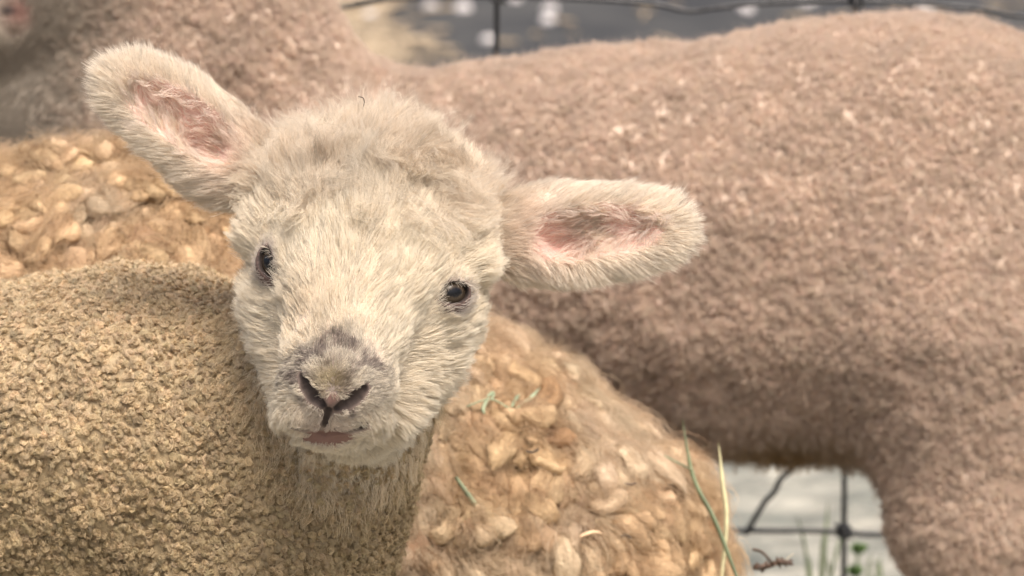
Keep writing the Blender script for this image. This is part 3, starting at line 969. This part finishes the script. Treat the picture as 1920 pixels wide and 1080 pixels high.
    s_ = sample(vb, q, 170000, lambda cc, nn: vw(cc, nn) * (bz(cc) < 0.004)); n_ = grad(f, s_)
    p, _ = strands(s_, vnorm(n_ + 0.5 * rng.normal(size=s_.shape)), vnorm(n_ * 0.3 + rng.normal(size=s_.shape)), rng.uniform(0.005, 0.010, len(s_)), 6, amp=0.0009, turns=1.5)
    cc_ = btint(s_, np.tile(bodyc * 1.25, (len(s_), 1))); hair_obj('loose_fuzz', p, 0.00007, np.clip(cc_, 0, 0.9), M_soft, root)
    s_ = sample(vb, q, 1500000, lambda cc, nn: vw(cc, nn) * (lambda h, d_: (h < 0.004) * (1 - sstep(0.0, 0.045, -h)) * (d_ < 0.18) * (0.35 + 0.65 * (fbm(cc, 60, 5) > -0.1)))(bz(cc), np.linalg.norm(cc - c(660, 760, 0.05), axis=1)))
    n_ = grad(f, s_); dn_ = vnorm(np.array([-0.25, 0, -1.0]) + 0.7 * vnoise3(s_, 70, 3)); dn_ = vnorm(dn_ - n_ * (dn_ * n_).sum(1)[:, None])
    p, nr_ = strands(s_, vnorm(n_ * 0.6 + dn_), vnorm(n_ * 0.2 + dn_), rng.uniform(0.009, 0.019, len(s_)), 8, amp=0.0010, turns=1.6, clump=len(s_) // 14, cf=0.6)
    k_ = sstep(-0.045, 0.004, bz(s_))[:, None]
    hair_obj('throat_wool', p, 0.00011, np.tile(bodyc * 1.8, (len(s_), 1)) * (1 - k_) + np.array([0.92, 0.84, 0.71]) * k_, M_soft, root)
    # ---- face hair
    N0 = onskin(624, 750, -0.010)
    def face_hair(name, dens, wz, Lf, rad, cfac, clumps, spread=0.35, wob=0.0, lift=0.35, noise=0.25, K=7, fcol=None, dirf=None, amp=0.0, turns=1.0, seed=0):
        s = sample(v, q, dens, lambda cc, nn: vw(cc, nn) * wz(cc))
        n = grad(f, s); z = zones(s)
        fl = s - N0 if dirf is None else dirf(s, n, z)
        fl = vnorm(fl - n * (fl * n).sum(1)[:, None])
        fl = vnorm(fl + noise * vnoise3(s, 55, seed) + noise * 0.6 * vnoise3(s, 140, seed + 5) + 0.10 * rng.normal(size=s.shape))
        li = lift(s, z) if callable(lift) else lift
        li = np.broadcast_to(np.asarray(li).reshape(-1, 1), (len(s), 1))
        d0 = vnorm(fl * (1 - li) + n * (li + 0.15)); d1 = vnorm(fl * (1 - li * 0.6) + n * li * 0.45)
        L = Lf(s, z) * rng.uniform(0.7, 1.15, len(s))
        p, near = strands(s - n * 0.0005, d0, d1, L, K, amp=amp, turns=turns, clump=len(s) // clumps, cf=cfac, spread=spread, wob=wob, seed=seed)
        cl = 1 - 0.11 * np.abs(rng.normal(size=near.max() + 1))[near]
        colr = fcol(s, z) * cl[:, None]
        o = hair_obj(name, p, rad if np.isscalar(rad) else rad(s, z), colr * np.minimum(1, 0.93 / colr.max(1, keepdims=True)), M_fur, root)
        log('%s %d' % (name, len(s)))
    def haircol(s, z):
        cc = np.tile(cream, (len(s), 1))
        low = sstep(0.0, 0.05, -((s - onskin(680, 600)) @ CU))
        cc = lerp(cc, np.array([[0.84, 0.76, 0.635]]), low * 0.7)
        tan = np.exp(-(dist(s, onskin(575, 590)) / 0.018) ** 2) * 0.35 + np.exp(-(dist(s, P(508, 235, 0.03)) / 0.012) ** 2) * 0.6
        cc = lerp(cc, np.array([[0.70, 0.52, 0.32]]), np.clip(tan, 0, 1))
        cr_ = lerp(np.tile(np.array([0.86, 0.735, 0.595]), (len(s), 1)), np.array([[0.46, 0.37, 0.27]]), np.clip(np.exp(-(dist(s, P(700, 310, -0.03)) / 0.045) ** 2) * (0.55 + 0.6 * fbm(s, 50, 29)), 0, 1))
        cc = lerp(cc, cr_, z['crown'] * (0.75 + 0.25 * fbm(s, 80, 23)).clip(0, 1))
        gp = sstep(-0.2, 0.35, fbm(s, 170, 91)) * 0.50 + 0.30
        gp = np.clip(gp + 0.35 * rng.normal(size=len(s)) * 0.5, 0, 1)
        cc = lerp(cc, noseg[None] * 1.15, np.clip(z['nose'] * gp * 1.2, 0, 1))
        yel = np.exp(-(dist(s, onskin(618, 712)) / 0.007) ** 2) * 0.6
        cc = lerp(cc, np.array([[0.50, 0.40, 0.20]]), yel)
        cc = lerp(cc, np.array([[0.42, 0.36, 0.34]]), z['eye'] * 0.75)
        lipz = np.exp(-(dist(s, onskin(612, 800)) / 0.012) ** 2)
        cc = lerp(cc, np.array([[0.62, 0.48, 0.44]]), lipz * 0.5)
        return cc
    def mouthmask(cc):
        q_ = cc - onskin(612, 820)
        m_ = 1 - (np.sqrt((q_ @ CX / 0.0128) ** 2 + (q_ @ CU / 0.0023) ** 2) < 0.95) * 1.0
        near = dist(cc, nosep) < 0.05
        if near.any(): m_[near] *= 1 - (np.min([g(cc[near]) for g, k in cuts], 0) < 0.0011)
        return m_
    # short coat everywhere on the face
    def wface(cc):
        z = zones(cc)
        return (z['head'] > 0.25) * (1 - z['ear'] * 0.999) * (1 - z['bare']) * (1 - z['eyecut']) * (1 - 0.93 * z['eye']) * (1 - 0.6 * z['crown']) * mouthmask(cc) * (1 + 1.0 * z['nose'])
    def Lface(s, z):
        L = 0.0125 + 0.004 * z['crown']
        side = sstep(0.03, 0.065, np.abs((s - onskin(672, 600)) @ CX))
        low = sstep(0.0, 0.06, -((s - onskin(680, 560)) @ CU))
        L = L + 0.005 * side + 0.004 * low
        L = L + 0.007 * np.exp(-(dist(s, onskin(680, 455)) / 0.030) ** 2)
        L = L * (1 - 0.5 * sstep(0.0, 0.012, -((s - onskin(612, 815)) @ CU)) * (1 - sstep(0.03, 0.06, dist(s, onskin(612, 822)))))
        L = L * (1 - 0.45 * z['socket'])
        dn = np.minimum(dist(s, nosep), dist(s, onskin(612, 800)))
        return L * (0.34 + 0.66 * sstep(0.014, 0.050, dn)) * (1 - 0.25 * z['nose'])
    def dface(s, n, z):
        fl = vnorm(s - N0)
        # under the nose the hair runs down over the lips
        below = sstep(0.002, 0.008, -((s - nosep) @ CU)) * (1 - sstep(0.03, 0.05, dist(s, nosep)))
        side = np.sign((s - nosep) @ CX)
        dn = -CU * 0.9 + CX * 0.5 * side[:, None]
        fl = fl * (1 - below[:, None]) + dn * below[:, None]
        return fl
    face_hair('face_hair', 2600000, wface, Lface, lambda s, z: 0.00012 + 0.0 * z['nose'], 0.56, 10, fcol=haircol, dirf=dface, lift=lambda s, z: 0.16 + 0.12 * z['crown'] + 0.06 * (1 - z['nose']), noise=0.42, K=7, amp=0.0006, turns=1.0, seed=21)
    def wunder(cc):
        w_ = wface(cc) * (np.linalg.norm(cc - c(680, 620, 0), axis=1) < 0.11)
        near = dist(cc, nosep) < 0.05
        if near.any(): w_[near] *= np.min([g(cc[near]) for g, k in cuts], 0) > 0.0026
        return w_
    face_hair('under_coat', 1700000, wunder, lambda s, z: 0.0042 * rng.uniform(0.7, 1.2, len(s)), 0.00010, 0.0, 40, fcol=haircol, dirf=dface, lift=0.35, noise=0.5, K=4, seed=25)
    # woolly crown
    def wcrown(cc):
        z = zones(cc); return (z['crown'] > 0.12) * z['crown'] * (1 - z['ear']) * (1 - z['socket'])
    def dcrown(s, n, z):
        return vnorm(s - P(690, 480, 0.02)) + 0.45 * n + 0.8 * vnoise3(s, 32, 9)
    face_hair('crown_wool', 1500000, wcrown, lambda s, z: (0.011 + 0.012 * z['crown']) * rng.uniform(0.6, 1.25, len(s)), 0.00009, 0.5, 14, fcol=lambda s, z: lerp(haircol(s, z), np.array([[0.78, 0.69, 0.58]]), 0.35 * rng.random(len(s))), dirf=dcrown, lift=0.5, noise=0.9, wob=0.006, amp=0.0014, turns=1.2, K=9, seed=33)
    face_hair('flyaway_hair', 130000, lambda cc: (zones(cc)['crown'] > 0.5) * 1.0, lambda s, z: 0.030 * rng.uniform(0.6, 1.2, len(s)), 0.00007, 0.6, 7, fcol=lambda s, z: np.tile(np.array([0.80, 0.71, 0.60]), (len(s), 1)), dirf=dcrown, lift=0.75, noise=0.8, wob=0.009, amp=0.0016, turns=1.3, K=11, seed=39)
    # ears: long fringe outside, sparse long hair across the pink hollow
    def wear(cc):
        z = zones(cc); return (z['ear'] > 0.12) * (1 - z['hollow'] * (0.25 + 0.7 * sstep(-0.1, 0.35, fbm(cc, 60, 71))))
    def dear(s, n, z):
        px_ = (s @ CX) < P(700, 0, 0.03)[0]
        ax = np.where(px_[:, None], ML[0], MR[0]); cc = np.where(px_[:, None], cL, cR)
        rad_ = s - cc; rad_ = rad_ - CF * (rad_ @ CF)[:, None]
        rr = rad_ - ax * (rad_ * ax).sum(1)[:, None]
        return ax * 0.9 + rr / 0.024 * 0.9
    face_hair('ear_hair', 3000000, wear, lambda s, z: 0.0105 * rng.uniform(0.6, 1.25, len(s)), 0.00010, 0.36, 8, fcol=lambda s, z: lerp(np.tile(np.array([0.92, 0.835, 0.72]), (len(s), 1)), np.array([[0.90, 0.74, 0.65]]), 0.5 * np.exp(-np.minimum(dist(s, P(455, 300, 0.03)), dist(s, P(1000, 440, 0.03))) ** 2 / 0.02 ** 2)), dirf=dear, lift=0.22, noise=0.4, K=6, seed=44)
    face_hair('ear_under_coat', 900000, wear, lambda s, z: 0.0045 * rng.uniform(0.7, 1.2, len(s)), 0.00010, 0.0, 40, fcol=lambda s, z: np.tile(np.array([0.88, 0.78, 0.67]), (len(s), 1)), dirf=dear, lift=0.35, noise=0.6, K=4, seed=47)
    def whol(cc):
        z = zones(cc); return (z['hollow'] > 0.3) * 1.0
    face_hair('inner_ear_hair', 420000, whol, lambda s, z: 0.013 + 0.0 * z['ear'], 0.00011, 0.75, 10, spread=0.2, fcol=lambda s, z: np.tile(np.array([0.93, 0.81, 0.73]), (len(s), 1)), dirf=lambda s, n, z: dear(s, n, z) + CU * 0.3, lift=0.5, noise=0.5, K=8, amp=0.0008, seed=55)
    # eyelashes
    for e in eyes:
        A = np.linspace(0.10, 0.90, 26) * math.pi + rng.normal(size=26) * 0.03
        rt = e['c'] + e['out'] * EYE_R * 0.82 + np.outer(np.cos(A) * e['w'] * 0.95, e['x']) + np.outer(np.sin(A) * e['h'] * 1.0, e['z'])
        rt = project(f, rt, 3)
        d0 = vnorm(e['out'] * 0.8 + np.outer(np.cos(A), e['x']) * 0.8 + np.outer(np.sin(A), e['z']) * 0.2 + rng.normal(size=(26, 3)) * 0.15)
        d1 = vnorm(e['out'] * 0.4 - e['z'] * 1.1 + np.outer(np.cos(A), e['x']) * 0.5 + rng.normal(size=(26, 3)) * 0.15)
        p, _ = strands(rt, d0, d1, rng.uniform(0.006, 0.009, 26), 7)
        hair_obj('eyelashes', p, 0.00010, np.tile(np.array([0.66, 0.59, 0.51]), (26, 1)), M_fur, root)
    # fine whiskers on chin and cheek
    s = np.array([onskin(*a) for a in ((556, 850), (585, 868), (655, 862), (700, 770), (540, 770), (560, 762), (690, 790))])
    n = grad(f, s); p, _ = strands(s, vnorm(n - CU * 0.5), vnorm(n * 0.4 - CU), rng.uniform(0.012, 0.02, len(s)), 8)
    hair_obj('whiskers', p, 0.00008, np.tile(np.array([0.6, 0.52, 0.45]), (len(s), 1)), M_fur, root)
    return f, onskin
f_lamb, onskin = lamb()
log('lamb')

# ------------------------------------------------------------------ small plants and scraps
def blade(pts, w, mat, parent=None, name='grass_strand', fold=0.35):
    """a folded, tapering blade of grass with thickness"""
    pts = smooth_path(pts, 6); n = len(pts)
    tg = vnorm(np.gradient(pts, axis=0)); s = vnorm(np.cross(tg, CF + 0.2 * CX)); u = np.cross(s, tg)
    t = np.linspace(0, 1, n); ww = 0.72 * w * np.minimum(1, (1 - t) * 3 + 0.08) * np.minimum(1, 0.6 + t * 2)
    V = []
    for i in range(n):
        V += [pts[i] - s[i] * ww[i], pts[i] + u[i] * ww[i] * fold, pts[i] + s[i] * ww[i], pts[i] + u[i] * (ww[i] * fold + 0.0003)]
    F = []
    for i in range(n - 1):
        for k in range(4):
            a = i * 4 + k; b = i * 4 + (k + 1) % 4
            F.append((a, b, b + 4, a + 4))
    F += [(0, 1, 2, 3), tuple((n - 1) * 4 + k for k in (3, 2, 1, 0))]
    return mesh_obj(name, np.array(V), F, mat, parent)
green = plain_mat('grass_green', (0.13, 0.16, 0.085), 0.55, 0, 60, 0.3)
dull = plain_mat('dull_green', (0.27, 0.31, 0.20), 0.7, 0, 90, 0.25)
straw = plain_mat('straw', (0.60, 0.55, 0.33), 0.6, 0, 90, 0.2)
# stems standing in front of the fence
d = 0.36
o = blade([P(1348, 1130, d), P(1362, 980, d), P(1354, 900, d), P(1347, 828, d)], R(6, d), straw, name='straw_stem'); tag(o, 'pale yellow straw stem standing upright beside the right end of the tan fleece', 'straw stem')
o = blade([P(1385, 1090, 0.35), P(1340, 975, 0.36), P(1300, 895, 0.37), P(1279, 785, 0.38)], R(6, d), green, name='grass_strand'); tag(o, 'long green grass blade leaning left against the edge of the tan fleece', 'grass blade')
def on(f, px, py, off=0.004):
    s, n = march(f, px, py, 0.0, 1.2); return s + n * off
E = lambda px, py, off=0.012: on(f_ewe, px, py, off)
o = blade([E(848, 898), E(885, 945), E(915, 985), E(938, 1025)], R(7, .4), dull); tag(o, 'broad dull green grass blade lying on the tan fleece near the lamb neck', 'grass blade')
root = empty('plant_sprig', E(940, 785), 'small dull green sprig with tiny leaves stuck on the tan fleece beside the lamb cheek', 'sprig')
mesh_obj('stem', *tube([(smooth_path([E(860, 782, .014), E(900, 775, .016), E(940, 790, .014), E(985, 800, .014)], 5), 0.0005)]), dull, root)
for a in ([(896, 772), (888, 790), (892, 800)], [(895, 770), (905, 765), (902, 778)], [(945, 795), (970, 780), (990, 760)], [(940, 790), (948, 775), (955, 770)]):
    blade([E(*x, .016) for x in a], 0.0016, dull, root, 'leaf')
o = blade([E(1370, 1052), E(1395, 1085), E(1410, 1120)], R(9, .4), dull); tag(o, 'short grass blade on the tan fleece at the bottom edge of the photo', 'grass blade')
o = blade([E(1225, 880), E(1250, 893), E(1275, 905)], R(2.5, .4), dull); tag(o, 'thin faint green grass snippet on the tan fleece left of the leaning blade', 'grass blade')
hay = plain_mat('hay', (0.70, 0.48, 0.30), 0.6, 0, 90, 0.2)
o = blade([E(1080, 1012), E(1102, 1006), E(1124, 1010)], R(5, .4), hay, name='hay_flake'); tag(o, 'bright pale hay flake on the lower tan fleece', 'hay flake')
bark = plain_mat('dry_brown', (0.07, 0.045, 0.03), 0.7, 0, 300, 0.4)
for pts, lab in (([(963, 798), (975, 802), (987, 800)], 'short dark hay scrap just under the green sprig on the fleece'),
                 ([(1155, 927), (1166, 930), (1178, 928)], 'short dark twig scrap in the middle of the tan fleece right of its centre'),
                 ([(1150, 1016), (1160, 1014), (1170, 1019)], 'dark scrap of bark next to the pale hay flake'),
                 ([(972, 862), (984, 865), (996, 860)], 'dark scrap in a fold of the tan fleece below the sprig'),
                 ([(66, 292), (76, 298), (90, 310)], 'dark scrap on the tan fleece left of the lamb raised ear')):
    mesh_obj_ = mesh_obj('debris_scrap', *tube([(smooth_path([E(*x, .013) for x in pts], 4), np.array([0.0004] + [0.0008] * 7 + [0.0003]))]), bark); tag(mesh_obj_, lab, 'debris')
# dark hair wisp above the crown
s = smooth_path([P(680, 205, 0.02), P(683, 193, 0.02), P(681, 184, 0.02), P(672, 181, 0.02)], 5)
tag(mesh_obj('hay_thread', *tube([(s, 0.00028)], 6), bark), 'thin dark bent thread sticking up from the woolly crown of the lamb', 'debris')
# withered seed head at the lower right
def seed_head():
    b = P(1418, 1066, 0.415); root = empty('withered_seed_head', b, 'dry brown crumpled seed head at the right end of the tan fleece', 'seed head')
    dd = (b - CAM) @ CF - 2.5
    V, F = [], []
    paths = []
    for i in range(40):
        t = rng.random(); c0 = P(1408 + 72 * t, 1062 + 6 * math.sin(t * 5) - 6 * t * (1 - t) * 4, dd - 0.01 + 0.006 * rng.normal())
        dirn = vnorm(CX * rng.normal() * 1.4 + CU * rng.normal() * 0.6 + CF * rng.normal() * 0.5)
        L = rng.uniform(0.002, 0.005)
        paths.append((np.array([c0 - dirn * L, c0 - dirn * L * 0.4, c0 + dirn * L * 0.4, c0 + dirn * L]), [0.0002, 0.0013, 0.0012, 0.0002]))
    mesh_obj('husk', *tube(paths, 7), plain_mat('husk_brown', (0.075, 0.045, 0.03), 0.6, 0, 500, 0.5), root)
    mesh_obj('stalk', *tube([(smooth_path([P(1412, 1030, dd), P(1430, 1036, dd - .004), P(1448, 1056, dd - .006)], 5), 0.0009)]), bark, root)
    mesh_obj('stalk', *tube([(smooth_path([P(1466, 1056, dd - .006), P(1478, 1046, dd - .005), P(1487, 1038, dd - .004)], 5), 0.0005)]), plain_mat('pale_husk', (0.4, 0.36, 0.28), 0.7), root)
seed_head()
# grass tufts and a weed growing behind the fence
tall = plain_mat('tuft_green', (0.15, 0.19, 0.10), 0.6, 0, 40, 0.35)
def tuft(name, label, cat, blades, base_d):
    g = on_ground(np.mean([b_[0][0] for b_ in blades]), 1150); gy = CAM[1] + (2.5 + base_d) * cp
    root = None
    for bl in blades:
        D = bl[3] if len(bl) > 3 else base_d
        pts = [P(bl[0][0], bl[0][1], D), P(*bl[1], D), P(*bl[2], D)]
        g = pts[0].copy(); k = g[2]; g[2] = 0
        pts = [g] + pts[1:]
        if root is None: root = empty(name, tuple(g), label, cat)
        blade(pts, 0.0017, tall, root, 'blade')
tuft('grass_tuft', 'tuft of tall thin green grass rising behind the low fence wire left of the knot', 'grass tuft',
     [((1520, 1120), (1510, 1030), (1494, 965)), ((1540, 1120), (1548, 1010), (1553, 935)), ((1545, 1120), (1565, 1050), (1578, 1000)),
      ((1535, 1120), (1540, 1050), (1545, 990)), ((1560, 1120), (1556, 1080), (1550, 1040)), ((1528, 1120), (1518, 1060), (1512, 1040))], 1.24)
tuft('grass_tuft', 'faint thin grass tuft just right of the fence knot near the sheep leg', 'grass tuft',
     [((1640, 1120), (1645, 1070), (1652, 1040)), ((1655, 1120), (1650, 1060), (1640, 1055)), ((1632, 1120), (1628, 1080), (1634, 1035))], 1.3)
def weed():
    D = 1.22; g = P(1606, 1120, D); g[2] = 0
    root = empty('weed', tuple(g), 'small leafy green weed growing behind the fence right of the vertical wire', 'weed')
    mesh_obj('stem', *tube([(smooth_path([g, P(1606, 1080, D), P(1609, 1030, D)], 5), 0.0012)]), tall, root)
    lm = plain_mat('weed_leaf', (0.10, 0.19, 0.045), 0.5, 0, 60, 0.3)
    for cx, cy, n in ((1609, 1028, 9), (1604, 1070, 8)):
        for k in range(n):
            a = k * 2.4; L = rng.uniform(14, 24)
            tip = P(cx + L * math.cos(a), cy - L * 0.7 * abs(math.sin(a)) + 4, D + 0.008 * math.sin(a))
            b0 = P(cx, cy + 10, D); md = (tip + b0) / 2 + CU * 0.002
            blade([b0, md, tip], 0.0034, lm, root, 'leaf')
weed()

# ------------------------------------------------------------------ far ground scatter: pale stones, straw litter
pale = plain_mat('pale_stone', (0.60, 0.57, 0.57), 0.8, 0, 30, 0.15)
ico_v, ico_f = None, None
def stone(px, py, sz, label):
    global ico_v, ico_f
    p = on_ground(px, py)
    if ico_v is None:
        import bmesh
        bm = bmesh.new(); bmesh.ops.create_icosphere(bm, subdivisions=3, radius=1); bm.verts.ensure_lookup_table()
        ico_v = np.array([x.co[:] for x in bm.verts]); ico_f = np.array([[l.index for l in f_.verts] for f_ in bm.faces]); bm.free()
    s = 0.8 * sz * KPX * np.linalg.norm(p - CAM) / 2
    v_ = ico_v * (1 + 0.22 * fbm(ico_v + px, 1.3, 3)[:, None]) * np.array([s, s * 0.9, s * 0.75])
    v_[:, 2] += s * 0.55
    o = mesh_obj('stone', v_, ico_f, pale); o.location = p
    tag(o, label, 'stone', 'pale stones lying on the grey road behind')
stone(692, 42, 40, 'pale round stone left of the tall middle wire, nearest the tan corner')
stone(806, 20, 34, 'small pale stone midway between the kinked wire and the upright wire')
stone(868, 24, 38, 'dull pinkish pale stone close left of the upright wire at the top')
stone(915, 84, 36, 'pale stone touching the sheep back left of the upright wire')
stone(1030, 26, 34, 'bright stone right of the upright wire, rear one of the touching pair')
stone(1026, 48, 34, 'bright stone right of the upright wire, front one of the touching pair')
stone(965, 6, 30, 'pale stone immediately right of the upright wire at the very top')
stone(1400, 26, 36, 'pale stone over the sheep back left of the top fence knot')
stone(1515, 14, 42, 'pinkish pale stone just left of the top fence knot')
stone(1735, 28, 36, 'pale stone over the sheep rump right of the top fence knot')
# straw litter on the road, uncountable
def litter():
    N = 0
    px = np.concatenate([rng.normal(690, 50, 230), rng.normal(640, 45, 160), rng.uniform(540, 1920, 60)])
    py = np.concatenate([rng.normal(88, 18, 230), rng.normal(20, 16, 160), rng.uniform(-60, 120, 60)])
    paths = []
    for a, b in zip(px, py):
        p = on_ground(a, b, 0.012); t = rng.random() * 6.28; L = rng.uniform(0.015, 0.04)
        dv = np.array([math.cos(t), math.sin(t), 0.15 * rng.normal()]) * L
        paths.append((np.array([p - dv, p, p + dv]), 0.0028))
    tag(mesh_obj('straw_litter', *tube(paths, 4), plain_mat('litter_straw', (0.38, 0.30, 0.21), 0.8, 0, 20, 0.3)), 'scattered pale straw litter on the grey road behind the fence', 'straw', kind='stuff')
litter()
log('done')
